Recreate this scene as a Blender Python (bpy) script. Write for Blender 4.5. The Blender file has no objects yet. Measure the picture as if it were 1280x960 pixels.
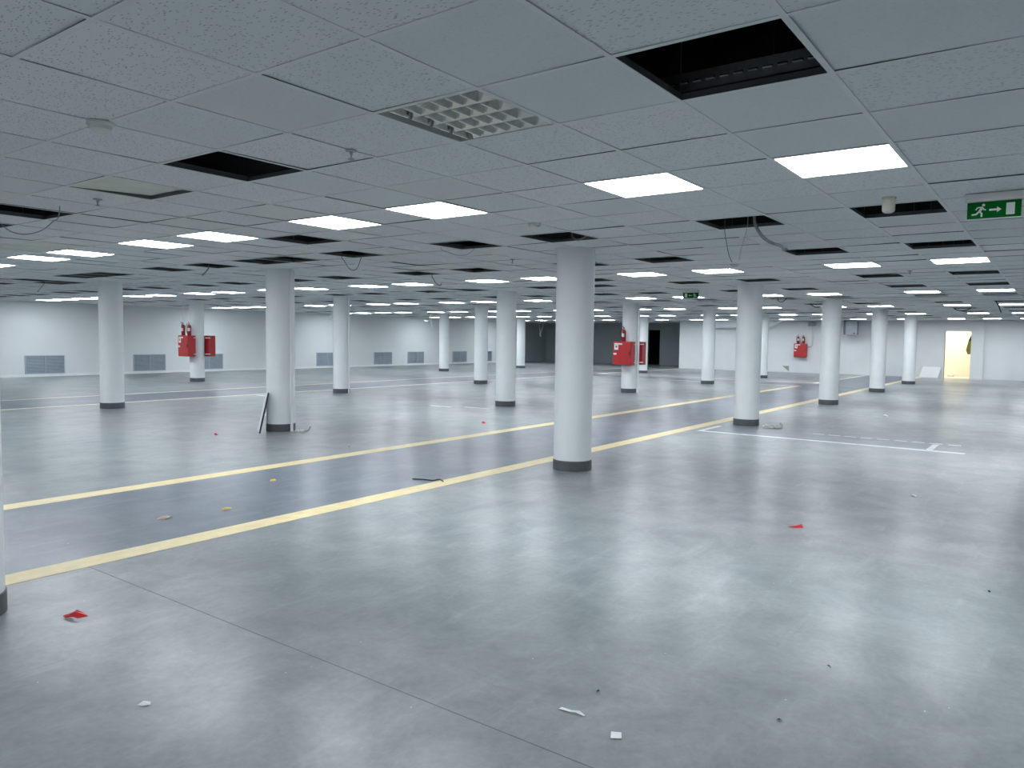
import bpy, math, random
from mathutils import Vector, Matrix
C = bpy.context.scene.collection
random.seed(7)
S = 0.6                                  # ceiling module in metres
PI = math.pi

# ------------------------------------------------------------------ camera, world, exposure
sc = bpy.context.scene
CAM = Vector((-1.785, -2.533, 1.465)); FPX = 938.66
YAW, PIT, ROL = 0.631, 0.061, 0.013
Fw = Vector((math.cos(YAW)*math.cos(PIT), math.sin(YAW)*math.cos(PIT), -math.sin(PIT)))
R0 = Vector((math.sin(YAW), -math.cos(YAW), 0)); U0 = R0.cross(Fw)
Rt = R0*math.cos(ROL) + U0*math.sin(ROL); Up = -R0*math.sin(ROL) + U0*math.cos(ROL)
cam = bpy.data.cameras.new('camera'); cam.sensor_width = 36; cam.lens = 36*FPX/1280
cam.clip_start = 0.02; cam.clip_end = 300
camo = bpy.data.objects.new('camera', cam); C.objects.link(camo)
M3 = Matrix((Rt, Up, -Fw)).transposed()
camo.matrix_world = Matrix.Translation(CAM) @ M3.to_4x4()
sc.camera = camo
w = bpy.data.worlds.new('world'); sc.world = w; w.use_nodes = True
w.node_tree.nodes['Background'].inputs[0].default_value = (0.5, 0.6, 0.7, 1)
w.node_tree.nodes['Background'].inputs[1].default_value = 0.0
sc.view_settings.view_transform = 'Standard'; sc.view_settings.look = 'None'
sc.view_settings.gamma = 1; sc.view_settings.use_curve_mapping = False
sc.view_settings.exposure = 0.0
LAMP = 28.6                              # radiance of the ceiling panels
sc.cycles.use_light_tree = True
sc.cycles.max_bounces = 10; sc.cycles.diffuse_bounces = 6; sc.cycles.glossy_bounces = 4
sc.cycles.sample_clamp_indirect = 6.0

def px(p):
    d = Vector(p) - CAM; z = d.dot(Fw)
    if z < 0.05: return None
    return 640 + FPX*d.dot(Rt)/z, 480 - FPX*d.dot(Up)/z, z

# ------------------------------------------------------------------ materials
def new_mat(name):
    m = bpy.data.materials.new(name); m.use_nodes = True
    return m, m.node_tree.nodes, m.node_tree.links, m.node_tree.nodes['Principled BSDF']
def mat(name, col, rough=0.6, metal=0.0, var=0.04, scale=6.0, bump=0.0, bscale=60, spec=0.5):
    m, N, L, b = new_mat(name)
    b.inputs['Roughness'].default_value = rough; b.inputs['Metallic'].default_value = metal
    b.inputs['Specular IOR Level'].default_value = spec
    tc = N.new('ShaderNodeTexCoord')
    nz = N.new('ShaderNodeTexNoise'); nz.inputs['Scale'].default_value = scale; nz.inputs['Detail'].default_value = 4
    L.new(tc.outputs['Object'], nz.inputs['Vector'])
    r = N.new('ShaderNodeValToRGB')
    r.color_ramp.elements[0].position = 0.3; r.color_ramp.elements[1].position = 0.7
    r.color_ramp.elements[0].color = tuple(c*(1-var) for c in col)+(1,)
    r.color_ramp.elements[1].color = tuple(min(1, c*(1+var)) for c in col)+(1,)
    L.new(nz.outputs['Fac'], r.inputs['Fac']); L.new(r.outputs['Color'], b.inputs['Base Color'])
    if bump:
        n2 = N.new('ShaderNodeTexNoise'); n2.inputs['Scale'].default_value = bscale
        L.new(tc.outputs['Object'], n2.inputs['Vector'])
        bp = N.new('ShaderNodeBump'); bp.inputs['Strength'].default_value = bump; bp.inputs['Distance'].default_value = 0.01
        L.new(n2.outputs['Fac'], bp.inputs['Height']); L.new(bp.outputs['Normal'], b.inputs['Normal'])
    return m
def emit(name, col, s):
    m, N, L, b = new_mat(name)
    b.inputs['Base Color'].default_value = (.8, .8, .8, 1)
    b.inputs['Emission Color'].default_value = col+(1,); b.inputs['Emission Strength'].default_value = s
    return m

def concrete(name, c0, c1, c2, rlo, rhi, wear=0.0):
    m, N, L, b = new_mat(name)
    g = N.new('ShaderNodeNewGeometry')
    def noise(scale, det, rough=.55, dist=0.0, stretch=None):
        n = N.new('ShaderNodeTexNoise'); n.inputs['Scale'].default_value = scale
        n.inputs['Detail'].default_value = det; n.inputs['Roughness'].default_value = rough
        n.inputs['Distortion'].default_value = dist
        if stretch:
            mp = N.new('ShaderNodeMapping'); mp.inputs['Scale'].default_value = stretch
            L.new(g.outputs['Position'], mp.inputs['Vector']); L.new(mp.outputs['Vector'], n.inputs['Vector'])
        else: L.new(g.outputs['Position'], n.inputs['Vector'])
        return n.outputs['Fac']
    def ramp(f, p0, p1, a, bcol):
        r = N.new('ShaderNodeValToRGB'); e = r.color_ramp.elements
        e[0].position, e[1].position = p0, p1; e[0].color = a+(1,); e[1].color = bcol+(1,)
        L.new(f, r.inputs['Fac']); return r.outputs['Color']
    def mix(f, a, c, mode='MIX'):
        x = N.new('ShaderNodeMix'); x.data_type = 'RGBA'; x.blend_type = mode
        if hasattr(f, 'links'): L.new(f, x.inputs['Factor'])
        else: x.inputs['Factor'].default_value = f
        L.new(a, x.inputs['A']); L.new(c, x.inputs['B']); return x.outputs['Result']
    big = ramp(noise(.35, 6, .6, .6), .35, .65, c0, c1)
    mid = ramp(noise(2.2, 7, .68, .4), .38, .68, (.74, .76, .77), (1.14, 1.12, 1.10))
    col = mix(1.0, big, mid, 'MULTIPLY')
    fine = ramp(noise(26, 4, .7), .35, .7, (.90, .90, .90), (1.06, 1.06, 1.06))
    col = mix(1.0, col, fine, 'MULTIPLY')
    # brushed pale streaks of wear
    st = ramp(noise(1.0, 6, .62, .3, (1.2, 7, 1)), .55, .78, (0, 0, 0), (.35+wear, .35+wear, .35+wear))
    pale = N.new('ShaderNodeRGB'); pale.outputs[0].default_value = c2+(1,)
    col = mix(st, col, pale.outputs[0])
    # grit specks
    vo = N.new('ShaderNodeTexVoronoi'); vo.inputs['Scale'].default_value = 9.0
    L.new(g.outputs['Position'], vo.inputs['Vector'])
    sp = N.new('ShaderNodeMath'); sp.operation = 'LESS_THAN'; sp.inputs[1].default_value = .035
    L.new(vo.outputs['Distance'], sp.inputs[0])
    sep = N.new('ShaderNodeSeparateColor'); L.new(vo.outputs['Color'], sep.inputs[0])
    gt = N.new('ShaderNodeMath'); gt.operation = 'GREATER_THAN'; gt.inputs[1].default_value = .72; L.new(sep.outputs[0], gt.inputs[0])
    sm = N.new('ShaderNodeMath'); sm.operation = 'MULTIPLY'; L.new(sp.outputs[0], sm.inputs[0]); L.new(gt.outputs[0], sm.inputs[1])
    wht = N.new('ShaderNodeRGB'); wht.outputs[0].default_value = (.62, .64, .62, 1)
    col = mix(sm.outputs[0], col, wht.outputs[0])
    L.new(col, b.inputs['Base Color'])
    mr = N.new('ShaderNodeMapRange'); mr.inputs['From Min'].default_value = .3; mr.inputs['From Max'].default_value = .7
    mr.inputs['To Min'].default_value = rlo; mr.inputs['To Max'].default_value = rhi
    L.new(noise(.8, 6, .6, .5), mr.inputs['Value']); L.new(mr.outputs[0], b.inputs['Roughness'])
    bp = N.new('ShaderNodeBump'); bp.inputs['Strength'].default_value = .03; bp.inputs['Distance'].default_value = .02
    b.inputs['Coat Weight'].default_value = .12; b.inputs['Coat Roughness'].default_value = .21; b.inputs['Coat IOR'].default_value = 1.45
    b.inputs['Specular IOR Level'].default_value = .3
    L.new(noise(14, 5, .6), bp.inputs['Height']); L.new(bp.outputs['Normal'], b.inputs['Normal'])
    return m

def tile_material():
    m, N, L, b = new_mat('mineral_fibre_tile')
    g = N.new('ShaderNodeNewGeometry'); oi = N.new('ShaderNodeObjectInfo')
    b.inputs['Roughness'].default_value = .9; b.inputs['Specular IOR Level'].default_value = .15
    # every tile its own tint
    ad = N.new('ShaderNodeMath'); ad.operation = 'ADD'; L.new(g.outputs['Random Per Island'], ad.inputs[0]); L.new(oi.outputs['Random'], ad.inputs[1])
    fr = N.new('ShaderNodeMath'); fr.operation = 'FRACT'; L.new(ad.outputs[0], fr.inputs[0])
    r = N.new('ShaderNodeValToRGB'); e = r.color_ramp.elements
    e[0].position = 0; e[0].color = (.79, .815, .81, 1); e[1].position = 1; e[1].color = (.86, .875, .885, 1)
    x = e.new(.12); x.color = (.79, .825, .84, 1); x = e.new(.6); x.color = (.82, .85, .875, 1)
    L.new(fr.outputs[0], r.inputs['Fac'])
    # fissures and pinholes, in short dashes that run across
    mp = N.new('ShaderNodeMapping'); mp.inputs['Scale'].default_value = (1.5, .52, 1); mp.inputs['Rotation'].default_value = (0, 0, .35)
    L.new(g.outputs['Position'], mp.inputs['Vector'])
    nz = N.new('ShaderNodeTexNoise'); nz.inputs['Scale'].default_value = 9; L.new(mp.outputs['Vector'], nz.inputs['Vector'])
    vo = N.new('ShaderNodeTexVoronoi'); vo.inputs['Scale'].default_value = 74; L.new(mp.outputs['Vector'], vo.inputs['Vector'])
    lt = N.new('ShaderNodeMapRange'); lt.inputs['From Min'].default_value = .20; lt.inputs['From Max'].default_value = .32
    lt.inputs['To Min'].default_value = 1; lt.inputs['To Max'].default_value = 0
    L.new(vo.outputs['Distance'], lt.inputs['Value'])
    sep = N.new('ShaderNodeSeparateColor'); L.new(vo.outputs['Color'], sep.inputs[0])
    gt = N.new('ShaderNodeMath'); gt.operation = 'GREATER_THAN'; gt.inputs[1].default_value = .36; L.new(sep.outputs[0], gt.inputs[0])
    # some tiles are nearly plain
    pl = N.new('ShaderNodeMapRange'); pl.inputs['From Min'].default_value = .18; pl.inputs['From Max'].default_value = .34
    pl.inputs['To Min'].default_value = .12; pl.inputs['To Max'].default_value = .5; L.new(fr.outputs[0], pl.inputs['Value'])
    m1 = N.new('ShaderNodeMath'); m1.operation = 'MULTIPLY'; L.new(lt.outputs[0], m1.inputs[0]); L.new(gt.outputs[0], m1.inputs[1])
    m2 = N.new('ShaderNodeMath'); m2.operation = 'MULTIPLY'; L.new(m1.outputs[0], m2.inputs[0]); L.new(pl.outputs[0], m2.inputs[1])
    dk = N.new('ShaderNodeMix'); dk.data_type = 'RGBA'; dk.inputs['B'].default_value = (.16, .17, .18, 1)
    L.new(m2.outputs[0], dk.inputs['Factor']); L.new(r.outputs['Color'], dk.inputs['A'])
    L.new(dk.outputs['Result'], b.inputs['Base Color'])
    bp = N.new('ShaderNodeBump'); bp.inputs['Strength'].default_value = .5; bp.inputs['Distance'].default_value = .003; bp.invert = True
    L.new(m2.outputs[0], bp.inputs['Height']); L.new(bp.outputs['Normal'], b.inputs['Normal'])
    return m

M = dict(
    tile=tile_material(),
    tile_edge=mat('raw_tile_edge', (.10, .10, .10), .95, var=.1, spec=.1),
    web=mat('bare_tee_web', (.16, .17, .175), .5, .3, var=.1),
    old_tile=mat('yellowed_tile', (.75, .78, .715), .9, var=.05, spec=.15),
    tee=mat('white_tee', (.80, .825, .83), .5, var=.02),
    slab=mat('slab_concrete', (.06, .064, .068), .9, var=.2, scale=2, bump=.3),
    floor=concrete('polished_concrete', (.205, .234, .244), (.268, .292, .294), (.40, .43, .435), .30, .38),
    lane=concrete('lane_paint', (.115, .142, .178), (.150, .178, .214), (.29, .32, .345), .30, .36, .05),
    bay=concrete('bay_paint', (.20, .225, .255), (.235, .262, .292), (.36, .39, .40), .30, .38),
    yellow=mat('yellow_paint', (.74, .62, .33), .45, var=.08, scale=9),
    paleline=mat('faded_yellow_paint', (.66, .62, .46), .45, var=.12, scale=9),
    whiteline=mat('white_paint', (.66, .69, .69), .45, var=.15, scale=11),
    joint=mat('joint_filler', (.13, .15, .155), .7, var=.1),
    wall=mat('white_wall_paint', (.71, .735, .745), .75, var=.025, scale=1.2, bump=.05, bscale=90, spec=.25),
    leftwall=mat('left_wall_dimmed_paint', (.66, .69, .70), .75, var=.025, scale=1.2, bump=.05, bscale=90, spec=.25),  # wall paint greyed to tone down the lamp light on this wall
    darkwall=mat('grey_wall_paint', (.29, .325, .34), .8, var=.05, scale=1.0, spec=.25),
    base=mat('white_skirting', (.74, .77, .77), .5, var=.03),
    column=mat('white_column_paint', (.77, .80, .81), .55, var=.02, scale=3, bump=.04, bscale=50, spec=.35),
    plinth=mat('dark_grey_plinth', (.085, .095, .10), .5, var=.15, scale=12),
    ventframe=mat('grille_frame', (.36, .42, .47), .5, var=.04),
    vent=mat('blue_grey_grille', (.31, .37, .42), .5, var=.06),
    ventback=mat('grille_shadow_board', (.12, .15, .18), .8, var=.05),
    red=mat('fire_red_paint', (.40, .02, .024), .38, var=.07),
    darkred=mat('extinguisher_red', (.26, .016, .02), .3, var=.07),
    label=mat('white_label', (.72, .72, .70), .6, var=.04),
    black=mat('black_plastic', (.012, .012, .013), .5, var=.1),
    void=mat('unlit_room_darkness', (.012, .013, .013), .9, var=.1),  # near-black colour stands in for the darkness of the unlit room
    galv=mat('galvanised_steel', (.42, .45, .46), .42, .8, var=.15, scale=12),
    louvre=mat('polished_louvre', (.74, .74, .72), .22, .9, var=.04),
    housing=mat('white_housing', (.62, .63, .61), .5, var=.04),
    white=mat('white_plastic', (.74, .75, .73), .45, var=.03),
    cream_plastic=mat('aged_white_plastic', (.72, .69, .58), .5, var=.04),
    greybox=mat('grey_sheet_metal', (.25, .28, .31), .5, .2, var=.08),
    cable=mat('grey_cable', (.16, .17, .175), .5, var=.1),
    conduit=mat('grey_conduit', (.30, .33, .34), .5, var=.08),
    wcable=mat('white_cable', (.62, .62, .58), .5, var=.06),
    green=mat('sign_green', (.002, .125, .018), .6, var=.03, spec=.08),
    pict=mat('sign_white', (.75, .82, .78), .5, var=.02),
    redfilm=mat('red_film', (.60, .02, .025), .35, var=.15, scale=20),
    paper=mat('white_paper', (.80, .82, .82), .7, var=.03),
    leaf=mat('yellow_leaf', (.62, .42, .10), .6, var=.2, scale=40),
    tan=mat('tan_scrap', (.42, .33, .24), .7, var=.2, scale=40),
    rubble=mat('plaster_rubble', (.52, .52, .49), .9, var=.2, scale=30),
    cream=mat('cream_wall_paint', (.86, .83, .72), .7, var=.03),
    creamfloor=mat('cream_floor', (.72, .66, .58), .5, var=.06),
    olive=mat('olive_cloth', (.20, .21, .045), .85, var=.12, scale=30),
    patch=mat('bare_plaster', (.30, .31, .28), .9, var=.1),
    edge=mat('dark_board_edge', (.045, .048, .052), .8, var=.2),
    panel_emit=emit('panel_diffuser', (.89, .935, 1.0), LAMP),
    warm_emit=emit('warm_diffuser', (1.0, .94, .80), 70.0),
)

# ------------------------------------------------------------------ mesh helpers
class MB:
    def __init__(s): s.v = []; s.f = []; s.mi = []; s.cur = 0
    def add(s, vs, fs):
        o = len(s.v); s.v += [tuple(v) for v in vs]
        for f in fs: s.f.append(tuple(i+o for i in f)); s.mi.append(s.cur)
        return s
    def box(s, x0, x1, y0, y1, z0, z1):
        return s.add([(x0,y0,z0),(x1,y0,z0),(x1,y1,z0),(x0,y1,z0),(x0,y0,z1),(x1,y0,z1),(x1,y1,z1),(x0,y1,z1)],
                     [(0,3,2,1),(4,5,6,7),(0,1,5,4),(1,2,6,5),(2,3,7,6),(3,0,4,7)])
    def bx(s, cx, cy, cz, sx, sy, sz): return s.box(cx-sx/2,cx+sx/2,cy-sy/2,cy+sy/2,cz-sz/2,cz+sz/2)
    def lathe(s, prof, n=32, cx=0, cy=0, cap=True):
        vs = []; fs = []
        for r, z in prof:
            for k in range(n):
                a = 2*PI*k/n; vs.append((cx+r*math.cos(a), cy+r*math.sin(a), z))
        for i in range(len(prof)-1):
            for k in range(n):
                j = (k+1) % n; fs.append((i*n+k, i*n+j, (i+1)*n+j, (i+1)*n+k))
        if cap: fs.append(tuple(range(n-1, -1, -1))); fs.append(tuple(range((len(prof)-1)*n, len(prof)*n)))
        return s.add(vs, fs)
    def tube(s, pts, r, n=8):
        pts = [Vector(p) for p in pts]; vs = []; fs = []; ref = None
        for i, p in enumerate(pts):
            t = (pts[min(i+1, len(pts)-1)] - pts[max(i-1, 0)]).normalized()
            if ref is None:
                ref = t.cross(Vector((0, 0, 1)))
                if ref.length < .1: ref = t.cross(Vector((1, 0, 0)))
            ref = (ref - t*ref.dot(t)).normalized(); q = t.cross(ref)
            for k in range(n):
                a = 2*PI*k/n; vs.append(p + ref*(r*math.cos(a)) + q*(r*math.sin(a)))
        for i in range(len(pts)-1):
            for k in range(n):
                j = (k+1) % n; fs.append((i*n+k, i*n+j, (i+1)*n+j, (i+1)*n+k))
        fs.append(tuple(range(n-1, -1, -1))); fs.append(tuple(range((len(pts)-1)*n, len(pts)*n)))
        return s.add(vs, fs)
    def prism(s, pts, axis, a, b):
        """2-D outline pts extruded along axis from a to b; the pair is (y,z), (x,z) or (x,y)."""
        def P(p, t): return {'x': (t, p[0], p[1]), 'y': (p[0], t, p[1]), 'z': (p[0], p[1], t)}[axis]
        n = len(pts); vs = [P(p, a) for p in pts] + [P(p, b) for p in pts]
        fs = [tuple(range(n-1, -1, -1)), tuple(range(n, 2*n))] + [(i, (i+1) % n, n+(i+1) % n, n+i) for i in range(n)]
        return s.add(vs, fs)
    def mesh(s, name, mats, smooth=False):
        me = bpy.data.meshes.new(name); me.from_pydata(s.v, [], s.f)
        for m in (mats if isinstance(mats, (list, tuple)) else [mats]): me.materials.append(m)
        if any(s.mi): me.polygons.foreach_set('material_index', s.mi)
        me.update()
        if smooth:
            me.polygons.foreach_set('use_smooth', [True]*len(me.polygons)); me.set_sharp_from_angle(angle=math.radians(40))
        return me
    def build(s, name, mats, parent=None, smooth=False, bevel=0, loc=None, kind=None):
        o = bpy.data.objects.new(name, s.mesh(name, mats, smooth)); C.objects.link(o)
        if parent is not None: o.parent = parent
        if loc is not None: o.location = loc
        if bevel:
            b = o.modifiers.new('bevel', 'BEVEL'); b.width = bevel; b.segments = 2; b.limit_method = 'ANGLE'
        if kind: o['kind'] = kind
        return o
def tag(o, label, cat, group=None):
    o['label'] = label; o['category'] = cat
    if group: o['group'] = group
    return o
def thing(name, label, cat, loc=(0,0,0), rz=0, group=None):
    o = bpy.data.objects.new(name, None); C.objects.link(o); o.empty_display_size = .1
    o.location = loc; o.rotation_euler = (0, 0, rz)
    return tag(o, label, cat, group)
def kids(): 
    d = {}
    for o in C.objects:
        if o.parent: d.setdefault(o.parent.name, []).append(o)
    return d
def copy_tree(o, tree, parent=None):
    c = o.copy(); C.objects.link(c)
    if parent is not None: c.parent = parent
    for ch in tree.get(o.name, []): copy_tree(ch, tree, c)
    return c
def struct(o): o['kind'] = 'structure'; return o
ORD = ['', 'first', 'second', 'third', 'fourth', 'fifth', 'sixth', 'seventh', 'eighth', 'ninth', 'tenth', 'eleventh', 'twelfth',
       'thirteenth', 'fourteenth', 'fifteenth', 'sixteenth', 'seventeenth', 'eighteenth', 'nineteenth', 'twentieth']

# ------------------------------------------------------------------ the setting
XB, XW, XR, XE = -8.4, 35.07, 39.0, 39.6      # back wall, far wall, recess wall
YL, YR, YC = 24.58, -9.6, 13.60               # left wall, right wall, corner of the recess
HC = 2.458; HS = 3.25                          # suspended ceiling, slab above

floor = struct(MB().box(XB-.2, XE, YR-.2, YL+.2, -.2, 0).build('floor', M['floor']))
def paint(name, m, x0, x1, y0, y1, h): return MB().box(x0, x1, y0, y1, -.0005, h).build(name, m, floor)
Y1, Y2, Y3, Y4 = 2.43, 4.52, 13.42, 15.55      # the four lane lines (centres)
X1, X2 = 24.0, 26.2                            # the cross lane
YW = .105
paint('lane_surface', M['lane'], XB, XW, Y1, Y2, .0010)
paint('lane_surface', M['lane'], XB, XW, Y3, Y4, .0010)
paint('lane_surface', M['lane'], X1, X2, Y2, Y3, .0010)
paint('yellow_line', M['yellow'], XB, XW, Y1-YW, Y1+YW, .0020)
paint('yellow_line', M['yellow'], XB, X1+.1, Y2-YW, Y2+YW, .0020)
paint('yellow_line', M['paleline'], X2-.1, XW, Y2-YW, Y2+YW, .0020)
paint('yellow_line', M['paleline'], XB, X1+.1, Y3-.08, Y3+.08, .0020)
paint('yellow_line', M['paleline'], X2-.1, XW, Y3-.08, Y3+.08, .0020)
paint('yellow_line', M['paleline'], XB, XW, Y4-.08, Y4+.08, .0020)
paint('yellow_line', M['paleline'], X1-.08, X1+.08, Y2, Y3, .0025)
paint('yellow_line', M['paleline'], X2-.08, X2+.08, Y2, Y3, .0025)
paint('bay_surface', M['bay'], 9.85, 10.75, -1.55, 2.13, .0010)
paint('white_line', M['whiteline'], 9.78, 9.90, -1.55, 2.20, .0020)
for k in range(9):
    y0 = .62 - k*.235
    paint('white_line', M['whiteline'], 10.68, 10.74, y0-.17, y0, .0020)
paint('white_line', M['whiteline'], 9.85, 10.72, 2.12, 2.20, .0024)
paint('white_line', M['whiteline'], 9.90, 10.62, -1.16, -1.08, .0024)
for (x0, x1, y0, y1) in ((10.10, 10.20, 7.75, 8.35), (10.35, 10.44, 6.95, 7.6), (9.2, 9.32, 12.0, 13.2)):
    paint('white_line', M['whiteline'], x0, x1, y0, y1, .0020)
paint('floor_joint', M['joint'], .3935, .3975, YR, Y1-YW, .0008)

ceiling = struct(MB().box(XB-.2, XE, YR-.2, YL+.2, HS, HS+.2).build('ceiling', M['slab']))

# walls
def wall(name, m, *b): return struct(MB().box(*b).build(name, m))
wl = wall('wall_left', M['leftwall'], XB, 35.85, YL, YL+.2, 0, HS)
wall('wall_left_dark', M['darkwall'], 35.85, XE, YL, YL+.2, 0, HS)
wall('wall_right', M['wall'], XB, XW, YR-.2, YR, 0, HS)
wall('wall_back', M['wall'], XB-.2, XB, YR-.2, YL+.2, 0, HS)
DY0, DY1, DZ = .56, 1.52, 2.0                  # lit doorway
f = MB(); f.box(XW, XW+.2, YR-.2, DY0, 0, HS).box(XW, XW+.2, DY1, YC, 0, HS).box(XW, XW+.2, DY0, DY1, DZ, HS)
wf = struct(f.build('wall_far', M['wall']))
MB().box(XW-.10, XW, .10, DY0-.02, 0, HC).build('pilaster', M['wall'], wf)
MB().prism([(8.30, .31), (7.98, .31), (7.98, .045)], 'x', XW-.006, XW+.01).build('bare_patch', M['patch'], wf)
wall('wall_recess_side', M['darkwall'], XW+.2, XR, YC-.2, YC, 0, HS)
KY0, KY1, KZ = 16.55, 17.32, 2.05              # dark doorway
f = MB(); f.box(XR, XR+.2, YC-.2, KY0, 0, HS).box(XR, XR+.2, KY1, YL, 0, HS).box(XR, XR+.2, KY0, KY1, KZ, HS)
struct(f.build('wall_recess', M['darkwall']))
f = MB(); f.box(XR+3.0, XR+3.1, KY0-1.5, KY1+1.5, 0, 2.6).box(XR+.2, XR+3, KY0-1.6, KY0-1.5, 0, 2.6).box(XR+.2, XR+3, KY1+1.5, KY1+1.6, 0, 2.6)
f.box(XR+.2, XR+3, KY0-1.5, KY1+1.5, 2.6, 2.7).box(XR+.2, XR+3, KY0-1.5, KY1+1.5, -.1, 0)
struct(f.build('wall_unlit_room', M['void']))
# lit doorway: casing, and the cream room behind it
f = MB(); f.box(XW-.02, XW+.22, DY0-.05, DY0, 0, DZ+.05).box(XW-.02, XW+.22, DY1, DY1+.05, 0, DZ+.05).box(XW-.02, XW+.22, DY0, DY1, DZ, DZ+.05)
d1 = struct(f.build('door_1', M['base']))
RX = XW+2.4
f = MB(); f.box(RX, RX+.1, -.8, 3.4, 0, 2.6).box(XW+.2, RX, -.9, -.8, 0, 2.6).box(XW+.2, RX, 3.4, 3.5, 0, 2.6).box(XW+.2, RX+.1, -.9, 3.5, 2.6, 2.7)
f.box(RX-.03, RX, 1.30, 1.36, 0, 2.6).box(RX-.02, RX, -.8, 3.4, 0, .10).box(XW+.201, XW+.21, -.8, DY0-.05, 0, 2.6).box(XW+.201, XW+.21, DY1+.05, 3.4, 0, 2.6)
struct(f.build('wall_lit_room', M['cream']))
struct(MB().box(XW+.2, RX, -.8, 3.4, -.1, .001).build('floor_lit_room', M['creamfloor']))

# baseboard of the left wall; thin line below the far wall
f = MB().box(XB, 35.85, YL-.03, YL, 0, .075).box(XB, 35.85, YL-.022, YL, .075, .085)
struct(f.build('baseboard_left', M['base']))
# bulkhead below the ceiling at the far wall, its right end cut on the slant
f = MB(); f.prism([(11.95, 2.12), (11.95, HC+.1), (8.25, HC+.1), (8.30, HC), (8.85, 2.12)], 'x', XW-.55, XW+.0)
struct(f.build('trim_1', M['wall']))
# seam strip across the ceiling
struct(MB().box(16.17, 16.23, YR, YL, HC-.022, HC+.02).build('trim_2', M['tee']))
# edge angles where ceiling meets walls
f = MB().box(XB, XR, YL-.02, YL, HC-.003, HC+.02).box(XW-.02, XW, YR, 8.0, HC-.003, HC+.02).box(XR-.02, XR, YC, YL, HC-.003, HC+.02)
struct(f.build('trim_3', M['tee']))

# ------------------------------------------------------------------ suspended ceiling
VS = [12.5, 10.5, 7.5, 5.5, 2.5, .5, -2.5, -4.5, -7.5, -9.5, -12.5, -14.5, -17.5, -19.5, -22.5, -24.5, -27.5, -29.5, -32.5, -34.5, -36.5, -38.5]
LAMPROWS = [-5.5, 4.5, 14.5, 24.5, 34.5, 44.5, 54.5]
HOLEROWS = [7.5, 11.5, 17.5, 21.5, 26.5, 31.5, 37.5, 41.5, 47.5, 51.5]
def cell(u, v): return (math.floor(u), math.floor(v))
lamps = {}
for u in LAMPROWS:
    for v in VS:
        if u == 54.5 and v == -2.5: v = -1.5
        if v > 3 and v > 8: continue
        if u == -5.5 and v < -16: continue
        lamps[cell(u, v)] = (u, v)
holes = set()
for u in HOLEROWS:
    for v in VS:
        if v > 8: continue
        holes.add(cell(u, v))
for u, v in ((1.5, 2.5), (1.5, -2.5), (1.5, -7.5), (1.5, -9.5), (5.5, -6.5), (7.5, -10.5), (7.5, -18.5), (8.5, -22.5), (8.5, -23.5),
             (7.5, -25.5), (15.5, -6.5), (1.5, 7.5)): holes.add(cell(u, v))
holes.discard(cell(7.5, -24.5))
LOUV = (1, 0)
CELLS = []
UI = range(-14, 66); VJ = range(-41, 16)
COLS = [(x, y) for x in ( 5.43, 11.23, 16.98, 22.75, 28.46, 34.2) for y in (1.88, 7.15, 12.42, 19.06)]
def ceil_ok(i, j):
    return not (i >= 59 and -j*S < YC+.3) and not (i == 58 and -j*S < YC)
tiles = []
for i in UI:
    for j in VJ:
        if (i, j) in lamps or (i, j) in holes or (i, j) == LOUV or not ceil_ok(i, j): continue
        if (i, j) == (27, 0): pass
        p = [px((u*S, -v*S, HC)) for u in (i, i+1) for v in (j, j+1)]
        ar = 0
        if all(p):
            cx = sum(q[0] for q in p)/4; cy = sum(q[1] for q in p)/4
            if -40 < cx < 1320 and -40 < cy < 1000:
                a, b_, c_, d_ = p; ar = abs((d_[0]-a[0])*(c_[1]-b_[1]) - (d_[1]-a[1])*(c_[0]-b_[0]))/2
            elif -200 < cx < 1480 and -150 < cy: ar = 3
        tiles.append((ar, i, j))
tiles.sort(reverse=True)
TS = .588
_t = MB().box(-TS/2, TS/2, -TS/2, TS/2, 0, .014); _t.mi = [0, 1, 1, 1, 1, 1]
tm = _t.mesh('ceiling_tile', [M['tile'], M['tile_edge']])
to = tm.copy(); to.materials[0] = M['old_tile']
rest = MB()
SPECIAL = {(1, -5): ('old', .0, -.05), (3, -13): ('old', -.022, .0), (3, -12): ('old', 0, .0)}
for n, (ar, i, j) in enumerate(tiles):
    x, y = (i+.5)*S, -(j+.5)*S
    rx, ry = random.gauss(0, .0035), random.gauss(0, .0035)
    if random.random() < .12: rx *= 2.5
    up = .002 + abs(rx)*TS/2 + abs(ry)*TS/2
    if (i, j) in SPECIAL:
        k, rx, ry = SPECIAL[(i, j)]
        up = .002 + abs(rx)*TS/2 + abs(ry)*TS/2
    if n < 292:
        o = bpy.data.objects.new('ceiling_tile', to if (i, j) in SPECIAL else tm); C.objects.link(o); o.parent = ceiling
        o.location = (x, y, HC+up); o.rotation_euler = (rx, ry, 0)
    else:
        z = HC+up; h = TS/2
        def zz(a, b_): return z + b_*rx - a*ry
        vs = [(x+a, y+b_, zz(a, b_)+t) for t in (0, .014) for a, b_ in ((-h, -h), (h, -h), (h, h), (-h, h))]
        rest.add(vs, [(0,3,2,1),(4,5,6,7),(0,1,5,4),(1,2,6,5),(2,3,7,6),(3,0,4,7)])
rest.mi = [0 if k % 6 == 0 else 1 for k in range(len(rest.f))]
rest.build('distant_tiles', [M['tile'], M['tile_edge']], ceiling, kind='stuff')
def tee(along, c, a, b):
    m = MB()
    if along == 'x': m.box(a, b, c-.012, c+.012, HC-.0008, HC+.0014); m.cur = 1; m.box(a, b, c-.0015, c+.0015, HC+.0014, HC+.036)
    else: m.box(c-.012, c+.012, a, b, HC-.0004, HC+.0012); m.cur = 1; m.box(c-.0015, c+.0015, a, b, HC+.0012, HC+.030)
    return m
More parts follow.
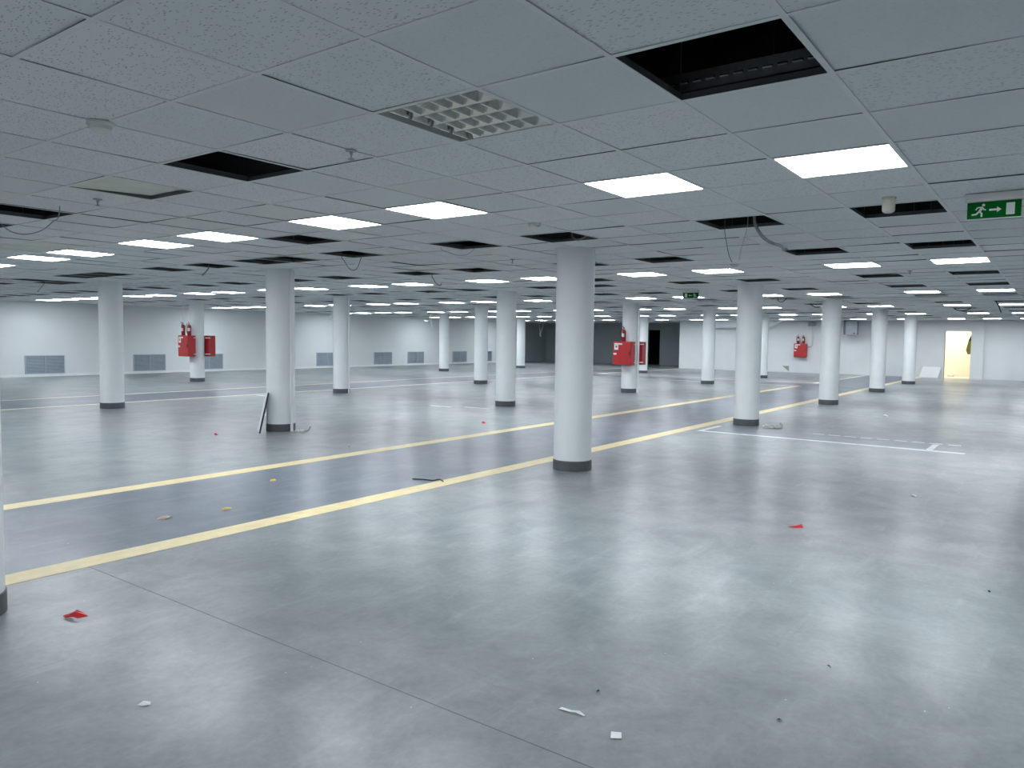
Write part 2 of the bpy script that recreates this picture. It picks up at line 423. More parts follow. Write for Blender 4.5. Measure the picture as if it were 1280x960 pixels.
for j in range(-41, 17):
    if -j*S > YL or -j*S < YR: continue
    xe = XW if -j*S < YC else XR
    tee('x', -j*S, XB, xe).build('main_tee', [M['tee'], M['web']], ceiling)
for i in range(-13, 66):
    ya = YC if i*S > XW else YR
    if i*S > XR: continue
    tee('y', i*S, ya, YL).build('cross_tee', [M['tee'], M['web']], ceiling)

# services in the void above
pl = MB()
for y, z, r in ((-2.9, 2.95, .10), (5.6, 2.98, .14), (10.1, 2.9, .10), (16.5, 2.95, .16), (21.2, 2.95, .12)):
    pl.tube([(XB+.3, y, z), (XR-.4, y, z)], r, 14)
pl.build('ventilation_duct', M['galv'], ceiling, smooth=True, kind='stuff')
pl = MB()
for x in (5.0, 10.6, 13.1, 19.3, 25.1, 31.4):
    pl.tube([(x, YR+.4, 2.72), (x, 6, 2.70), (x+.1, 14, 2.74), (x, YL-.4, 2.71)], .022, 8)
    pl.tube([(x+.35, YR+.4, 2.68), (x+.3, 5, 2.66), (x+.38, 13, 2.69), (x+.35, YL-.4, 2.68)], .012, 6)
pl.build('service_pipe', M['galv'], ceiling, smooth=True, kind='stuff')
# hangers
pl = MB()
for i in range(0, 60, 2):
    for j in range(-38, 8, 4):
        pl.tube([(i*S, -j*S, HC+.03), (i*S, -j*S, HS)], .002, 4)
pl.build('hanger_wire', M['galv'], ceiling, kind='stuff')
# perforated cable tray above the large opening
tr = thing('cable_tray', 'slotted dark metal cable tray inside the large nearest ceiling opening', 'cable tray', (1.235, -1.5, HC+.05))
m = MB(); n = 17; pitch = .058; L0 = -n*pitch/2
for k in range(n):
    y = L0 + k*pitch
    m.box(-.001, .001, y, y+.018, 0, .075)
    m.box(-.001, .001, y+.018, y+pitch, 0, .03); m.box(-.001, .001, y+.018, y+pitch, .042, .075)
m.box(0, .10, L0, -L0, -.001, .001)
m.build('tray_side', M['galv'], tr)
m = MB()
for k in range(n):
    y = L0 + k*pitch
    m.box(-.013, -.001, y+.020, y+pitch-.002, .030, .0315)
m.build('bright_slot_tab', M['white'], tr, kind='stuff')  # white tabs added so the slots show as bright dashes of light

# ------------------------------------------------------------------ ceiling fixtures
hl = .297
lt = thing('panel_light', '', 'ceiling light', (0, 0, HC), group='lit square panel lights')
m = MB(); m.box(-hl, hl, -hl, -hl+.014, 0, .022).box(-hl, hl, hl-.014, hl, 0, .022).box(-hl, -hl+.014, -hl+.014, hl-.014, 0, .022).box(hl-.014, hl, -hl+.014, hl-.014, 0, .022)
m.box(-hl, hl, -hl, hl, .022, .032)
m.build('frame', M['white'], lt)
k = hl-.0142
MB().box(-k, k, -k, k, .003, .008).build('diffuser', M['panel_emit'], lt)
tree = kids(); first = True
def hidden(u, v):
    p = px((u*S, -v*S, HC))
    for cx, cy in COLS:
        q = px((cx, cy, 2.2))
        if q and q[2] < p[2] and abs(q[0]-p[0]) < .19*FPX/q[2]: return True
    return False
byrow = {}
for c, (u, v) in lamps.items(): byrow.setdefault(u, []).append(v)
ROWN = {4.5: 'nearest row', 14.5: 'second row back', 24.5: 'third row back', 34.5: 'fourth row back', 44.5: 'fifth row back', 54.5: 'farthest row'}
for u, vs in byrow.items():
    vs.sort(reverse=True); n = 0; hid = {}
    for v in vs:
        o = lt if first else copy_tree(lt, tree); first = False
        o.location = (u*S, -v*S, HC); o['group'] = 'lit square panel lights'
        p = px((u*S, -v*S, HC))
        if not p or not (-30 < p[0] < 1290):
            o['label'] = 'lit square panel light outside the edges of the photograph'; o['group'] = 'panel lights outside the view'; continue  # unseen lamps continuing the pattern, added to light the hall
        if hidden(u, v):
            hid[n] = hid.get(n, 0)+1; pre = '' if hid[n] == 1 else ORD[hid[n]]+' '
            o['label'] = pre+'lit panel light behind a column, left of the %s in the %s' % (ORD[n], ROWN[u]) if n else 'lit panel light behind a column, right end of the ' + ROWN[u]; continue
        n += 1
        o['label'] = 'lit square panel light, %s from the right in the %s' % (ORD[n], ROWN[u]) if n > 1 else 'lit square panel light, the rightmost one in the %s' % ROWN[u]
# the old unlit louvre light
lo = thing('louvre_light', 'unlit square ceiling light with silver louvre grid, some cells gone', 'ceiling light', (1.5*S, -.5*S, HC))
m = MB(); m.box(-hl, hl, -hl, -hl+.012, 0, .09).box(-hl, hl, hl-.012, hl, 0, .09).box(-hl, -hl+.012, -hl+.012, hl-.012, 0, .09).box(hl-.012, hl, -hl+.012, hl-.012, 0, .09)
m.build('frame', M['housing'], lo)
MB().box(-hl+.012, hl-.012, -hl+.012, .20, .088, .092).build('housing', M['housing'], lo)
a = hl-.012
for k in range(4):                                        # bright parabolic troughs along Y, one per lamp tube
    x0 = -a + k*a/2; x1 = x0 + a/2; m = MB()
    prof = [(x0, .004), (x0+.03, .05), (x0+.055, .075), (x1-.055, .075), (x1-.03, .05), (x1, .004)]
    for (xa, za), (xb, zb) in zip(prof, prof[1:]):
        m.prism([(xa, za), (xb, zb), (xb, zb+.003), (xa, za+.003)], 'y', -a, .195)
    m.build('reflector', M['louvre'], lo)
for k in range(1, 7):                                     # cross blades, wedge shaped
    y = a - k*2*a/7 + .02
    for q in range(4):
        x0 = -a + q*a/2; x1 = x0 + a/2
        m = MB(); m.prism([(y-.004, .003), (y+.004, .003), (y+.016, .062), (y-.016, .062)], 'x', x0+.012, x1-.012)
        m.build('cross_blade', M['louvre'], lo)

def detector(x, y, label, r=.055):
    t = thing('smoke_detector', label, 'smoke detector', (x, y, HC))
    MB().lathe([(r, .0), (r, -.012), (r*.92, -.018)], 24).build('base', M['white'], t, True)
    MB().lathe([(r*.86, -.018), (r*.82, -.035), (r*.55, -.046), (.001, -.048)], 24).build('sensor_dome', M['white'], t, True)
detector(-.02, 1.19, 'white smoke detector on ceiling tile above the left opening', .06)
detector(3.62, 1.20, 'white smoke detector on ceiling near the large central column', .055)
detector(7.81, .94, 'small white smoke detector right of a middle-distance ceiling opening', .055)
def sprinkler(x, y, label):
    t = thing('sprinkler', label, 'sprinkler', (x, y, HC))
    MB().lathe([(.030, 0), (.030, -.006), (.012, -.008)], 16).build('escutcheon', M['galv'], t, True)
    MB().lathe([(.009, -.006), (.009, -.022), (.004, -.024), (.004, -.046)], 10).build('body', M['galv'], t, True)
    MB().lathe([(.016, -.046), (.016, -.049)], 12).build('deflector', M['galv'], t, True)
sprinkler(1.0, .59, 'metal sprinkler head on the ceiling left of the louvre light')
sprinkler(.96, 3.32, 'metal sprinkler head on the ceiling at the upper left')
sprinkler(5.9, 3.1, 'metal sprinkler head on the ceiling left of the central column')
sprinkler(8.3, 1.2, 'metal sprinkler head near the lit panels right of the central column')
sprinkler(9.8, -.8, 'metal sprinkler head on the ceiling right of the second near column')
t = thing('ceiling_sensor', 'white cylindrical sensor hanging in front of the right ceiling opening', 'sensor', (3.93, -1.53, HC))
MB().lathe([(.046, 0), (.046, -.010)], 24).build('base', M['cream_plastic'], t, True)
MB().lathe([(.039, -.010), (.041, -.02), (.041, -.088), (.034, -.098)], 24).build('body', M['cream_plastic'], t, True)
MB().lathe([(.030, -.098), (.024, -.104), (.001, -.107)], 20).build('lens', M['white'], t, True)

# ------------------------------------------------------------------ exit signs
def exit_sign(x, y, label, mirror=False, rz=0, drop=.055):
    """the face looks along -X; Y runs to the left in the picture"""
    t = thing('exit_sign', label, 'exit sign', (x, y, HC), rz)
    MB().box(-.03, .04, -.165, .165, -drop, 0).build('lamp_body', M['white'], t, bevel=.006)
    z1 = -drop-.002; z0 = z1-.108
    MB().box(-.008, .008, -.150, .150, z0, z1).build('green_panel', M['green'], t)
    MB().prism([(-.152, z0-.003), (.152, z0-.003), (.152, z0), (-.152, z0)], 'x', -.009, .009).build('rim', M['white'], t)
    sg = 1 if mirror else -1      # sg=-1: runner on picture left heads right
    zc = (z0+z1)/2
    def P(pts): return [(sg*a, zc+b) for a, b in pts]
    def bar(m, a, b, wd):
        a = Vector((sg*a[0], zc+a[1])); b = Vector((sg*b[0], zc+b[1])); d = (b-a).normalized(); n_ = Vector((-d.y, d.x))*wd/2
        m.prism([a+n_, a-n_, b-n_, b+n_], 'x', -.0095, -.0075)
    m = MB()
    hx, hz = -.058, .034
    m.prism(P([(hx+.009*math.cos(2*PI*k/12), hz+.009*math.sin(2*PI*k/12)) for k in range(12)]), 'x', -.0095, -.0075)
    bar(m, (-.064, .022), (-.080, -.008), .016)            # trunk
    bar(m, (-.066, .021), (-.092, .019), .0075); bar(m, (-.092, .019), (-.101, .004), .0075)   # rear arm
    bar(m, (-.064, .018), (-.053, .003), .0075); bar(m, (-.054, .004), (-.044, .002), .0075)   # front arm
    bar(m, (-.080, -.006), (-.066, -.022), .010); bar(m, (-.067, -.019), (-.068, -.042), .010)  # front leg
    bar(m, (-.081, -.006), (-.098, -.024), .010); bar(m, (-.096, -.024), (-.124, -.026), .009)  # rear leg
    m.build('running_figure', M['pict'], t)
    m = MB(); bar(m, (-.026, 0), (.022, 0), .012)
    m.prism(P([(.018, .018), (.018, -.018), (.042, 0)]), 'x', -.0096, -.0075); m.build('arrow', M['pict'], t)
    m = MB(); m.prism(P([(.068, .038), (.068, -.038), (.115, -.038), (.115, .038)]), 'x', -.0095, -.0075); m.build('door_mark', M['pict'], t)
exit_sign(4.1, -2.13, 'green exit sign with runner and right arrow, upper right corner')
exit_sign(12.25, 3.40, 'small green exit sign hanging in the middle of the hall', True, .25)
exit_sign(25.6, 4.05, 'tiny distant green exit sign before the grey metal box', True, .2)

# ------------------------------------------------------------------ columns
CR = .213
cl = thing('column', '', 'column', (0, 0, 0), group='white round columns')
MB().lathe([(CR, .10), (CR, HC+.05)], 48).build('shaft', M['column'], cl, True)
MB().lathe([(CR+.006, 0), (CR+.006, .108), (CR-.002, .116)], 48).build('base_band', M['plinth'], cl, True)
MB().lathe([(CR+.022, HC-.004), (CR+.022, HC+.004)], 48).build('ceiling_collar', M['tee'], cl, True)
tree = kids()
CL = {(-.41, 1.99): 'white round column cut by the left edge of the photograph',
 (5.43, 1.88): 'large white column with dark base band standing centre, nearest whole one',
 (5.43, 7.15): 'white column with a board leaning on it and pipe alongside',
 (5.43, 12.42): 'white column nearest the left edge that is seen whole, before the grilles',
 (11.23, 1.88): 'white column at the end of the white floor marking, debris beside it',
 (11.23, 7.15): 'white column just left of the large central column',
 (11.23, 12.42): 'white column with a thin pipe, standing beside the far lane',
 (11.23, 19.06): 'white column at left carrying red cabinets, grilles behind it',
 (16.98, 1.88): 'white column right of the red cabinet on the far wall',
 (16.98, 7.15): 'white column carrying red cabinets right of the central column',
 (16.98, 12.42): 'slim distant white column left of the one by the central column',
 (16.98, 19.06): 'distant white column hidden behind the column beside the far lane',
 (22.75, 1.88): 'distant white column, second from the right edge',
 (22.75, 7.15): 'distant white column under the small hanging exit sign',
 (22.75, 12.42): 'distant white column mostly hidden behind the central column',
 (22.75, 19.06): 'slim far white column between two left wall grilles',
 (28.46, 1.88): 'distant white column left of the lit doorway, rightmost of all',
 (28.46, 7.15): 'thin far white column partly behind the column with debris',
 (28.46, 12.42): 'far white column behind the red cabinets, beside the black doorway',
 (28.46, 19.06): 'farthest white column, before the dark recess wall'}
first = True
for (x, y), lab in CL.items():
    if (x, y) in ((16.98, 19.06), (22.75, 12.42)):
        p = px((x, y, 1.2))
    o = cl if first else copy_tree(cl, tree); first = False
    o.location = (x, y, 0); o['label'] = lab
def pipe_by(x, y, ang, r, z0, label):
    d = Vector((math.cos(ang), math.sin(ang)))*(CR+.006+r)
    t = thing('riser_pipe', label, 'pipe', (x+d.x, y+d.y, 0))
    MB().lathe([(r, z0), (r, HC+.02)], 16).build('pipe', M['column'], t, True)
    for z in (.5, 1.3, 2.1):
        MB().lathe([(r+.004, z), (r+.004, z+.025)], 16).build('clip', M['column'], t, True)
va = math.atan2(7.15-CAM.y, 5.43-CAM.x)
pipe_by(5.43, 7.15, va-PI/2-.85, .022, .0, 'white riser pipe running up the column with the leaning board')
va = math.atan2(12.42-CAM.y, 11.23-CAM.x)
pipe_by(11.23, 12.42, va-PI/2-.7, .018, .0, 'thin white riser pipe on the column beside the far lane')
va = math.atan2(7.15-CAM.y, 16.98-CAM.x)
pipe_by(16.98, 7.15, va-PI/2-.35, .03, .0, 'white riser pipe on the column with red cabinets, centre')

# ------------------------------------------------------------------ fire cabinets and extinguishers
def cabinet(loc, rz, label, straps=False, riser=0):
    """front looks along local -X, width along Y; local origin is the middle of the back, bottom"""
    t = thing('fire_cabinet', label, 'fire cabinet', loc, rz)
    D, W, H = .23, .56, .64
    MB().box(-D, 0, -W/2, W/2, 0, H).build('body', M['red'], t, bevel=.006)
    d = MB().box(-D-.018, -D-.002, -W/2+.012, W/2-.012, .012, H-.012).build('door', M['red'], t, bevel=.004)
    MB().box(-D-.034, -D-.018, -W/2+.03, -W/2+.05, H/2-.05, H/2+.05).build('handle', M['black'], d)
    lx0, lx1 = -D-.0205, -D-.0178
    MB().box(lx0, lx1, -.01, W/2-.05, H-.085, H-.045).build('label_plate', M['label'], d)
    m = MB().box(lx0, lx1, W/2-.17, W/2-.05, H-.225, H-.095)
    m.build('label_plate', M['label'], d)
    MB().box(lx0-.001, lx0+.0005, W/2-.14, W/2-.085, H-.165, H-.115).build('label_mark', M['plinth'], d)
    MB().box(lx0, lx1, W/2-.12, W/2-.02, H-.36, H-.31).build('label_plate', M['label'], d)
    if straps:
        for z in (.07, H-.07):
            m = MB().box(-.06, .10, -W/2-.008, -W/2+.03, z-.012, z+.012).box(-.06, .10, W/2-.03, W/2+.008, z-.012, z+.012)
            if rz == 0:
                m.lathe([(CR+.002, z-.007), (CR+.005, z-.007), (CR+.005, z+.007), (CR+.002, z+.007)], 40, CR, 0, False)
            m.build('mounting_strap', M['white'], t)
    if riser:
        MB().tube([(-.08, riser, H-.02), (-.08, riser, HC-loc[2])], .014, 10).build('supply_pipe', M['white'], t, True)
    return t
def extinguisher(x, y, z, rz, label):
    t = thing('fire_extinguisher', label, 'fire extinguisher', (x, y, z), rz)
    MB().lathe([(.056, 0), (.06, .008), (.06, .27), (.052, .30), (.03, .322), (.02, .33)], 24).build('cylinder', M['darkred'], t, True)
    MB().lathe([(.018, .328), (.018, .36), (.012, .37)], 14).build('valve', M['galv'], t, True)
    m = MB(); m.prism([(.02, .352), (-.05, .375), (-.11, .40), (-.11, .41), (-.05, .392), (.02, .372)], 'y', -.010, .010)
    m.prism([(.01, .345), (-.085, .350), (-.085, .360), (.01, .358)], 'y', -.009, .009)
    m.build('handle', M['darkred'], t)
    MB().tube([(0, .015, .345), (.02, .06, .345), (.03, .085, .29), (.03, .08, .18), (.025, .072, .06)], .009, 8).build('hose', M['black'], t, True)
    m = MB()
    n = 9; pts = []
    for k in range(n):
        a_ = PI - .6 + 1.2*k/(n-1); pts.append((math.cos(a_)*.0606, math.sin(a_)*.0606))
    for p0, p1 in zip(pts, pts[1:]):
        m.add([(p0[0], p0[1], .13), (p1[0], p1[1], .13), (p1[0], p1[1], .225), (p0[0], p0[1], .225)], [(0, 1, 2, 3)])
    m.build('label_band', M['label'], t)
cx, cy = 16.98, 7.15
cabinet((cx-CR, cy, .77), 0, 'red fire cabinet facing the camera on the central hall column', True)
cabinet((cx+CR, cy, .77), PI, 'red fire cabinet on the back of the central hall column', True)
extinguisher(cx-CR-.12, cy+.02, 1.41, .2, 'single red extinguisher on top of the central column cabinet')
cx, cy = 11.23, 19.06
cabinet((cx-CR, cy, .78), 0, 'red fire cabinet on the left column, under two extinguishers', True, .25)
cabinet((cx+CR, cy, .78), PI, 'red fire cabinet on the back of the left column', True)
extinguisher(cx-CR-.13, cy+.17, 1.42, .4, 'left of the two extinguishers on the left column cabinet')
extinguisher(cx-CR-.11, cy-.12, 1.42, .9, 'right extinguisher on the left column cabinet, with yellowish label')
cabinet((XW-.004, 7.44, .75), 0, 'red fire cabinet on the far white wall at right')
extinguisher(XW-.13, 7.56, 1.39, .2, 'left of the two extinguishers above the far wall cabinet')
extinguisher(XW-.13, 7.31, 1.39, -.2, 'right of the two extinguishers above the far wall cabinet')
t = thing('supply_pipe', 'thin pale pipe dropping from the ceiling to the far wall cabinet', 'pipe', (XW-.06, 6.95, 1.25))
MB().tube([(0, .22, 0), (0, .05, 0), (0, .0, .05), (0, 0, 1.1)], .02, 10).build('pipe', M['wcable'], t, True)
MB().box(-.10, .05, -.15, .17, .96, 1.12).build('junction_box', M['conduit'], t)
t = thing('duct_box', 'grey sheet-metal box hanging under the ceiling at the far wall', 'duct box', (34.3, 5.12, HC))
MB().box(-.05, .5, -.20, .30, -.64, 0).build('casing', M['plinth'], t)
MB().box(-.075, -.05, -.28, .20, -.645, -.03).build('cover_panel', M['greybox'], t)
MB().box(-.085, -.075, -.20, -.12, -.61, -.56).build('latch', M['black'], t)

# ------------------------------------------------------------------ wall grilles
vt = thing('wall_grille', '', 'wall grille', (0, 0, 0), group='blue-grey grilles along the left wall')
W, Z0, Z1 = 1.21, .09, .70
m = MB().box(0, W, -.030, 0, Z0, Z0+.035).box(0, W, -.030, 0, Z1-.035, Z1).box(0, .035, -.030, 0, Z0+.035, Z1-.035).box(W-.035, W, -.030, 0, Z0+.035, Z1-.035)
m.build('frame', M['ventframe'], vt)
MB().box(W/2-.022, W/2+.022, -.032, 0, Z0+.035, Z1-.035).build('mullion', M['vent'], vt)
MB().box(.03, W-.03, -.006, -.001, Z0+.03, Z1-.03).build('back_plate', M['ventback'], vt)
m = MB(); n = 15
for k in range(n):
    z = Z0+.045 + k*(Z1-Z0-.085)/n
    for xa, xb in ((.036, W/2-.023), (W/2+.023, W-.036)):
        m.prism([(-.026, z), (-.008, z+.022), (-.008, z+.026), (-.026, z+.004)], 'x', xa, xb)
m.build('slats', M['vent'], vt, kind='stuff')
tree = kids()
XV = [8.53, 12.06, 14.45, 17.95, 20.35, 23.86, 26.2, 29.72, 32.05]
VL = ['blue-grey wall grille nearest the left edge of the photograph', 'blue-grey wall grille between the left column and the cabinet column',
      'blue-grey wall grille partly behind the red cabinets', 'blue-grey wall grille hidden behind the column with the leaning board',
      'blue-grey wall grille partly behind the column beside the far lane', 'blue-grey wall grille first right of the pipe-carrying lane column',
      'blue-grey wall grille second right of the pipe-carrying lane column', 'blue-grey wall grille just right of the slim far column',
      'blue-grey wall grille farthest along the wall, a sliver between columns']
for i, (x, l) in enumerate(zip(XV, VL)):
    o = vt if i == 0 else copy_tree(vt, tree)
    o.location = (x, YL, 0); o['label'] = l

# ------------------------------------------------------------------ hanging cables
def cable(name, label, pts, r, m, smooth_n=6):
    P = [Vector(p) for p in pts]; out = []
    for i in range(len(P)-1):
        p0, p1, p2, p3 = P[max(i-1, 0)], P[i], P[i+1], P[min(i+2, len(P)-1)]
        for k in range(smooth_n):
            t = k/smooth_n
            out.append(.5*((2*p1) + (p2-p0)*t + (2*p0-5*p1+4*p2-p3)*t*t + (3*p1-p0-3*p2+p3)*t*t*t))
    out.append(P[-1])
    o = MB().tube(out, r, 6).build(name, m, smooth=True)
    return tag(o, label, 'conduit' if 'conduit' in name else 'cable')
def at(x, y, X):            # point on the pixel's ray at world X
    d = Rt*((x-640)/FPX) + Up*((480-y)/FPX) + Fw; t = (X-CAM.x)/d.x
    return CAM + d*t
def hang(name, label, X, pix, r, m, up=True):
    pts = [at(x, y, X) for x, y in pix]
    if up: pts = [Vector((pts[0].x+.02, pts[0].y, HS)), pts[0] + Vector((.01, 0, .3))] + pts
    return cable(name, label, pts, r, m)
p0 = at(943, 271, 4.5); p9 = at(984, 312, 6.6)
cable('flexible_conduit', 'thick grey flexible conduit sagging between two ceiling openings at right',
      [Vector((p0.x+.02, p0.y, HS)), p0+Vector((.01, 0, .3)), p0] + [at(*q, 4.5) for q in ((944.5, 281), (950, 292), (958, 300), (968, 305))]
      + [at(976, 307.5, 5.3), at(982, 312, 6.45), p9+Vector((.1, 0, .12)), Vector((p9.x+.2, p9.y, HS))], .013, M['conduit'])
hang('hanging_cable', 'thin dark wire dangling from the opening with the grey conduit', 4.7, [(906, 285), (907.5, 300), (911, 318), (915, 328)], .003, M['cable'])
hang('hanging_cable', 'thin white wire dangling beside the grey conduit', 4.6, [(935, 271), (934, 284), (929, 302), (925, 318), (924, 325)], .003, M['wcable'])
hang('hanging_cable', 'grey loop of cable in the opening above the central column', 4.55, [(715, 291), (717, 297), (722, 300), (728, 298), (735, 293)], .009, M['conduit'])
hang('hanging_cable', 'grey cable looping below the opening at the left edge', .95, [(74, 267), (66, 277), (52, 288), (33, 293), (15, 290), (2, 281)], .004, M['conduit'])
hang('hanging_cable', 'dark cable loop below an opening right of the leaning board column', 4.6, [(427, 319), (431, 327), (436, 335), (442, 338), (447, 334), (452, 321)], .004, M['cable'])
hang('hanging_cable', 'faint thin wire loop below the opening between the lit panels', 4.5, [(551, 309), (560, 315), (572, 319), (584, 318), (593, 311)], .0025, M['conduit'])
hang('hanging_cable', 'dark cable end curling down in front of a lit panel', 7.0, [(540, 344), (542, 349), (545, 354), (550, 357), (552, 354)], .006, M['cable'])
hang('hanging_cable', 'short dark cable dangling from a pair of left openings', 4.45, [(261, 328), (261.5, 333), (258, 339), (253, 344)], .009, M['cable'])
hang('hanging_cable', 'dark cable dangling over the openings at far left', 4.9, [(60, 349), (55, 355), (50, 361), (47, 365)], .006, M['cable'])
hang('hanging_cable', 'dark loops of cable under a far opening left of the lit doorway', 22.6, [(1192, 383), (1195, 387), (1203, 388.5), (1211, 386.5), (1217, 383)], .012, M['black'])
hang('hanging_cable', 'dark cable hanging below the ceiling at the right edge', 19.0, [(1245, 375), (1248, 382), (1251.5, 391)], .012, M['black'])
hang('hanging_cable', 'dark loop of cable right of the column with debris', 16.0, [(972, 373), (974, 377), (979, 377), (983, 373)], .008, M['black'])
hang('hanging_cable', 'tangle of dark cable on the ceiling left of a distant column', 19.0, [(1006, 380), (1010, 378), (1014, 381), (1019, 384), (1025, 384)], .010, M['black'])
hang('hanging_cable', 'white cable bundle hanging before the left wall, right one', 22.0, [(539, 399), (539.5, 405), (540.5, 411), (539, 408)], .018, M['wcable'])
hang('hanging_cable', 'white cable hook sticking out over the left wall', 21.5, [(538, 399), (533, 402), (530, 400), (535, 401)], .016, M['wcable'])
hang('hanging_cable', 'white cable tangle beside the column with the thin pipe', 16.0, [(415, 394), (411, 397), (413, 400), (418, 398), (416, 395)], .012, M['wcable'])
hang('hanging_cable', 'pale cables hanging before the dark recess wall, left strand', 30.0, [(674, 405), (675, 412), (676, 421), (674, 416)], .02, M['conduit'])
hang('hanging_cable', 'pale cable hanging before the dark recess wall, right strand', 30.0, [(679, 405), (678, 411), (676, 416)], .018, M['conduit'])

# ------------------------------------------------------------------ leaning boards, things by the door
t = thing('ceiling_board', 'thin grey board standing on edge against the left side of a column', 'board', (4.97, 7.02, 0))
va = math.atan2(7.05-CAM.y, 5.0-CAM.x)
rgt = Vector((math.sin(va), -math.cos(va), 0)); fw = Vector((math.cos(va), math.sin(va), 0))
b0 = Vector((0, 0, 0)); lean = rgt*.13 + Vector((0, 0, .60)); nrm = Vector((-lean.z*rgt.x, -lean.z*rgt.y, .13)).normalized()
def slab(o0, e1, e2, n, th): 
    a_ = [o0, o0+e1, o0+e1+e2, o0+e2]; return [Vector(p) for p in a_] + [Vector(p)+n*th for p in a_]
fsl = [(0,3,2,1),(4,5,6,7),(0,1,5,4),(1,2,6,5),(2,3,7,6),(3,0,4,7)]
e1 = (fw*.98 - rgt*.04)*.5
MB().add(slab(Vector((0, 0, .002)), e1, lean, nrm, .018), fsl).build('board', M['tile'], t)
MB().add(slab(Vector((0, 0, .001))-e1*.012+nrm*.0, e1*.012, lean, nrm, .024), fsl).build('edge', M['edge'], t)
t = thing('ceiling_board', 'white ceiling board leaning on the far wall left of the doorway', 'board', (XW-.16, 2.32, 0))
MB().add(slab(Vector((0, -.60, .001)), Vector((0, .70, 0)), Vector((.145, -.12, .46)), Vector((-.95, 0, .30)), .015), fsl).build('board', M['paper'], t)
t = thing('hanging_bag', 'olive cloth bag on dark straps at the lit doorway edge', 'bag', (XW+1.0, .69, 1.62))
MB().prism([(-.20, -.58), (.06, -.60), (.13, -.42), (.05, -.02), (-.2, .0)], 'x', -.05, .05).build('cloth', M['olive'], t, bevel=.02)
MB().prism([(-.2, -.02), (.06, -.03), (.0, .12), (-.10, .35), (-.2, .38)], 'x', -.04, .04).build('strap', M['black'], t, bevel=.01)
MB().tube([(0, -.19, .37), (.0, -.2, .7), (0, -.2, .98)], .012, 6).build('cord', M['black'], t, True)
t = thing('warm_ceiling_light', 'warm ceiling light inside the cream room behind the doorway', 'ceiling light', (XW+1.2, 1.5, 2.6))
MB().box(-.3, .3, -.3, .3, -.03, 0).build('frame', M['white'], t)
MB().box(-.27, .27, -.27, .27, -.036, -.031).build('diffuser', M['warm_emit'], t)
m = MB(); m.prism([(XW+1.5, 0), (XW+1.9, 0), (XW+1.8, .08), (XW+1.6, .10)], 'y', 1.30, 1.55)
tag(m.build('rubble_heap', M['rubble'], bevel=.02), 'small grey heap on the cream floor inside the doorway', 'rubble')

# ------------------------------------------------------------------ litter on the floor
def scrap(name, label, cat, loc, rz, outline, h, m, fold=.0, lift=.0025):
    """crumpled flat scrap: outline of (x,y,z) points fanned round a raised middle, with thickness"""
    n = len(outline); cxy = (sum(p[0] for p in outline)/n, sum(p[1] for p in outline)/n)
    vs = [(cxy[0], cxy[1], h)] + [(p[0], p[1], (p[2] if len(p) > 2 else 0)+.0012) for p in outline]
    vs += [(x, y, max(0.0004, z-.0012)) for x, y, z in vs]
    fs = []; o = n+1
    for k in range(n):
        a_, b_ = 1+k, 1+(k+1) % n
        fs += [(0, a_, b_), (o, o+b_, o+a_), (a_, o+a_, o+b_, b_)]
    ob = MB().add(vs, fs).build(name, m); ob.location = (loc[0], loc[1], lift); ob.rotation_euler = (0, 0, rz)
    return tag(ob, label, cat)
scrap('red_wrapper', 'crumpled red wrapper on the floor beside the left edge column', 'wrapper', (-.05, 1.50), -.94,
      [(-.062, .0, .006), (-.03, .03, .012), (0, .018, .034), (.03, .028, .014), (.065, .01, .004), (.03, -.022, .004), (-.005, -.018, .01), (-.035, -.022, .004)], .030, M['redfilm'])
scrap('red_scrap', 'flat red scrap on the open floor at right', 'scrap', (4.27, -.90), -.94,
      [(-.06, .01), (-.02, .02, .006), (.03, .012, .012), (.06, .03, .02), (.055, -.02, .004), (0, -.02), (-.04, -.008)], .012, M['redfilm'])
scrap('paper_strip', 'narrow white paper strip on the near floor', 'paper', (.68, -1.045), -1.53,
      [(-.055, -.010), (-.05, .008), (-.004, .0005, .004), (.03, .009, .008), (.055, .004), (.056, -.006), (.02, -.006, .006), (-.004, -.012, .003)], .006, M['paper'])
scrap('paper_square', 'small square of white paper on the floor, nearest bottom', 'paper', (.626, -1.267), -.95,
      [(-.021, -.020), (-.014, .022, .003), (.024, .018, .002), (.019, -.022)], .003, M['paper'])
scrap('paper_scrap', 'small white scrap on the floor below the red wrapper', 'paper', (-.305, .327), -.94,
      [(-.024, -.006), (-.01, .014, .006), (.02, .012, .004), (.026, -.004), (0, -.014)], .008, M['paper'])
scrap('yellow_leaf', 'dry yellow leaf lying on the dark lane', 'leaf', (1.83, 3.05), .2,
      [(-.05, 0), (-.02, .025, .01), (.02, .022, .012), (.06, .0), (.02, -.022, .006), (-.02, -.02, .006)], .016, M['leaf'])
scrap('tan_scrap', 'flat tan scrap lying on the dark lane left of the leaf', 'scrap', (1.346, 3.156), .1,
      [(-.07, 0), (-.02, .035, .006), (.04, .03, .01), (.07, 0), (.02, -.03, .004), (-.03, -.03)], .012, M['tan'])
scrap('yellow_scrap', 'small yellow scrap near the far edge of the lane', 'scrap', (2.846, 3.812), .4,
      [(-.05, 0), (-.01, .025, .01), (.05, .012, .008), (.03, -.02), (-.02, -.022)], .012, M['leaf'])
cable('black_strap', 'short black strap lying across the near yellow line', [(3.80, 2.80, .006), (3.84, 2.68, .009), (3.87, 2.58, .007), (3.92, 2.54, .016), (3.90, 2.47, .007)], .006, M['black'])
C.objects[-1]['category'] = 'strap'
scrap('red_scrap', 'tiny red scrap beyond the lane, left of the central column', 'scrap', (8.29, 5.42), .3,
      [(-.06, 0), (0, .04, .02), (.06, .01, .01), (.01, -.04)], .03, M['redfilm'])
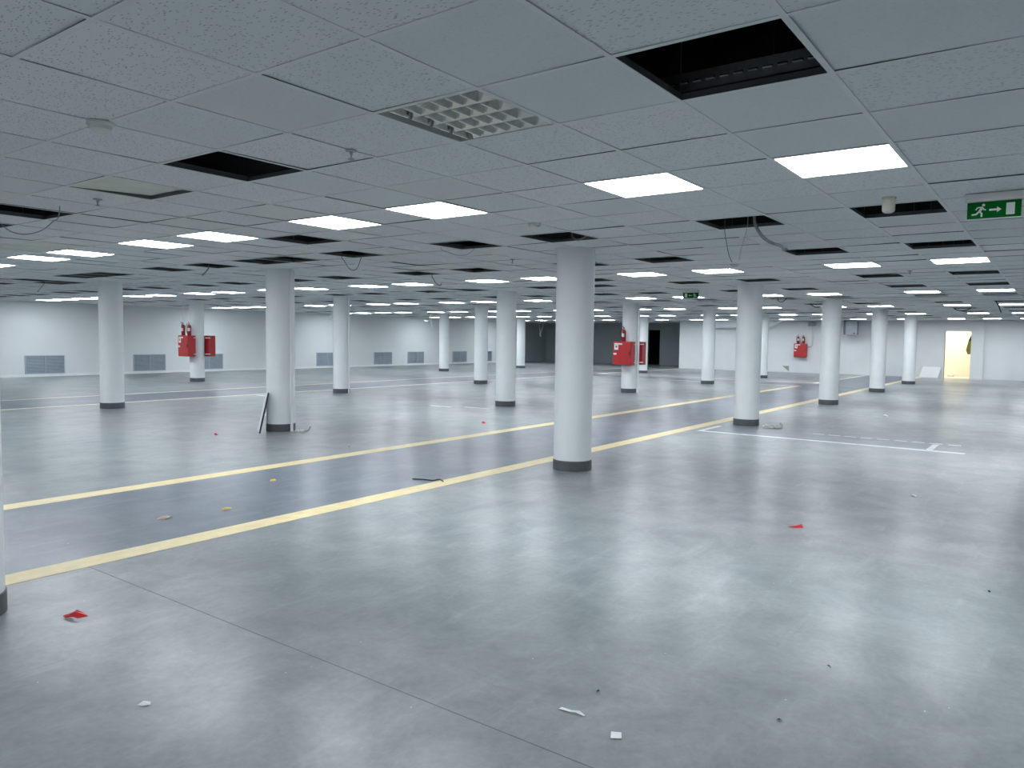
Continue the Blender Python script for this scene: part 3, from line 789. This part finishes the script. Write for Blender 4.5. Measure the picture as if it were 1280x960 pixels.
scrap('red_scrap', 'tiny red scrap left of the column with the leaning board', 'scrap', (4.44, 7.33), .8,
      [(-.04, 0), (0, .03, .02), (.04, .01, .01), (.01, -.03)], .03, M['redfilm'])
scrap('paper_scrap', 'small white scrap far out on the right floor', 'paper', (6.264, -1.452), .4,
      [(-.05, 0), (0, .03, .008), (.05, .01), (.01, -.03)], .012, M['paper'])
scrap('paper_scrap', 'small white scrap before the rightmost distant column', 'paper', (14.77, .255), .4,
      [(-.07, 0), (0, .06, .02), (.07, .02), (.01, -.05)], .03, M['paper'])
for i, (x, y, l) in enumerate(((3.416, -2.252, 'tiny dark crumb near the right edge of the floor'), (1.739, -1.752, 'tiny dark crumb on the near right floor'),
                (1.113, -1.718, 'tiny dark crumb near the bottom, right of the paper square'), (.89, -1.042, 'tiny dark crumb above the narrow paper strip'),
                (4.9, 5.0, 'tiny dark crumb beyond the lane near the board column'))):
    scrap('dark_crumb', l, 'crumb', (x, y), i, [(-.012, 0), (-.002, .008, .006), (.012, .003, .004), (.004, -.008)], .010, M['black'])
random.seed(3)
def heap(name, label, x, y, n, sp, sz):
    t = thing(name, label, 'debris', (x, y, 0))
    for k in range(n):
        a_ = random.uniform(0, 6.28); r = random.uniform(0, sp); s_ = random.uniform(.5, 1)*sz
        m = MB(); pts = [(math.cos(q)*s_*random.uniform(.6, 1), math.sin(q)*s_*random.uniform(.5, 1)) for q in (0, 1.2, 2.5, 3.6, 5)]
        m.prism(pts, 'z', 0, s_*random.uniform(.4, .9))
        o = m.build('fragment', M['rubble'] if k % 3 else M['paper'], t, bevel=.003); o.location = (math.cos(a_)*r, math.sin(a_)*r*1.3, .001); o.rotation_euler = (0, 0, a_)
    m = MB().tube([(sp*.3, -sp*.7, .012), (sp*.5, -sp, .04), (sp*.55, -sp*1.2, .09)], .007, 6); m.build('bent_wire', M['cable'], t, True)
heap('debris_heap', 'little heap of pale debris right of the marked floor column', 11.10, 1.42, 14, .13, .075)
heap('debris_heap', 'broken plaster bits at the foot of the board column', 5.50, 6.74, 12, .11, .05)
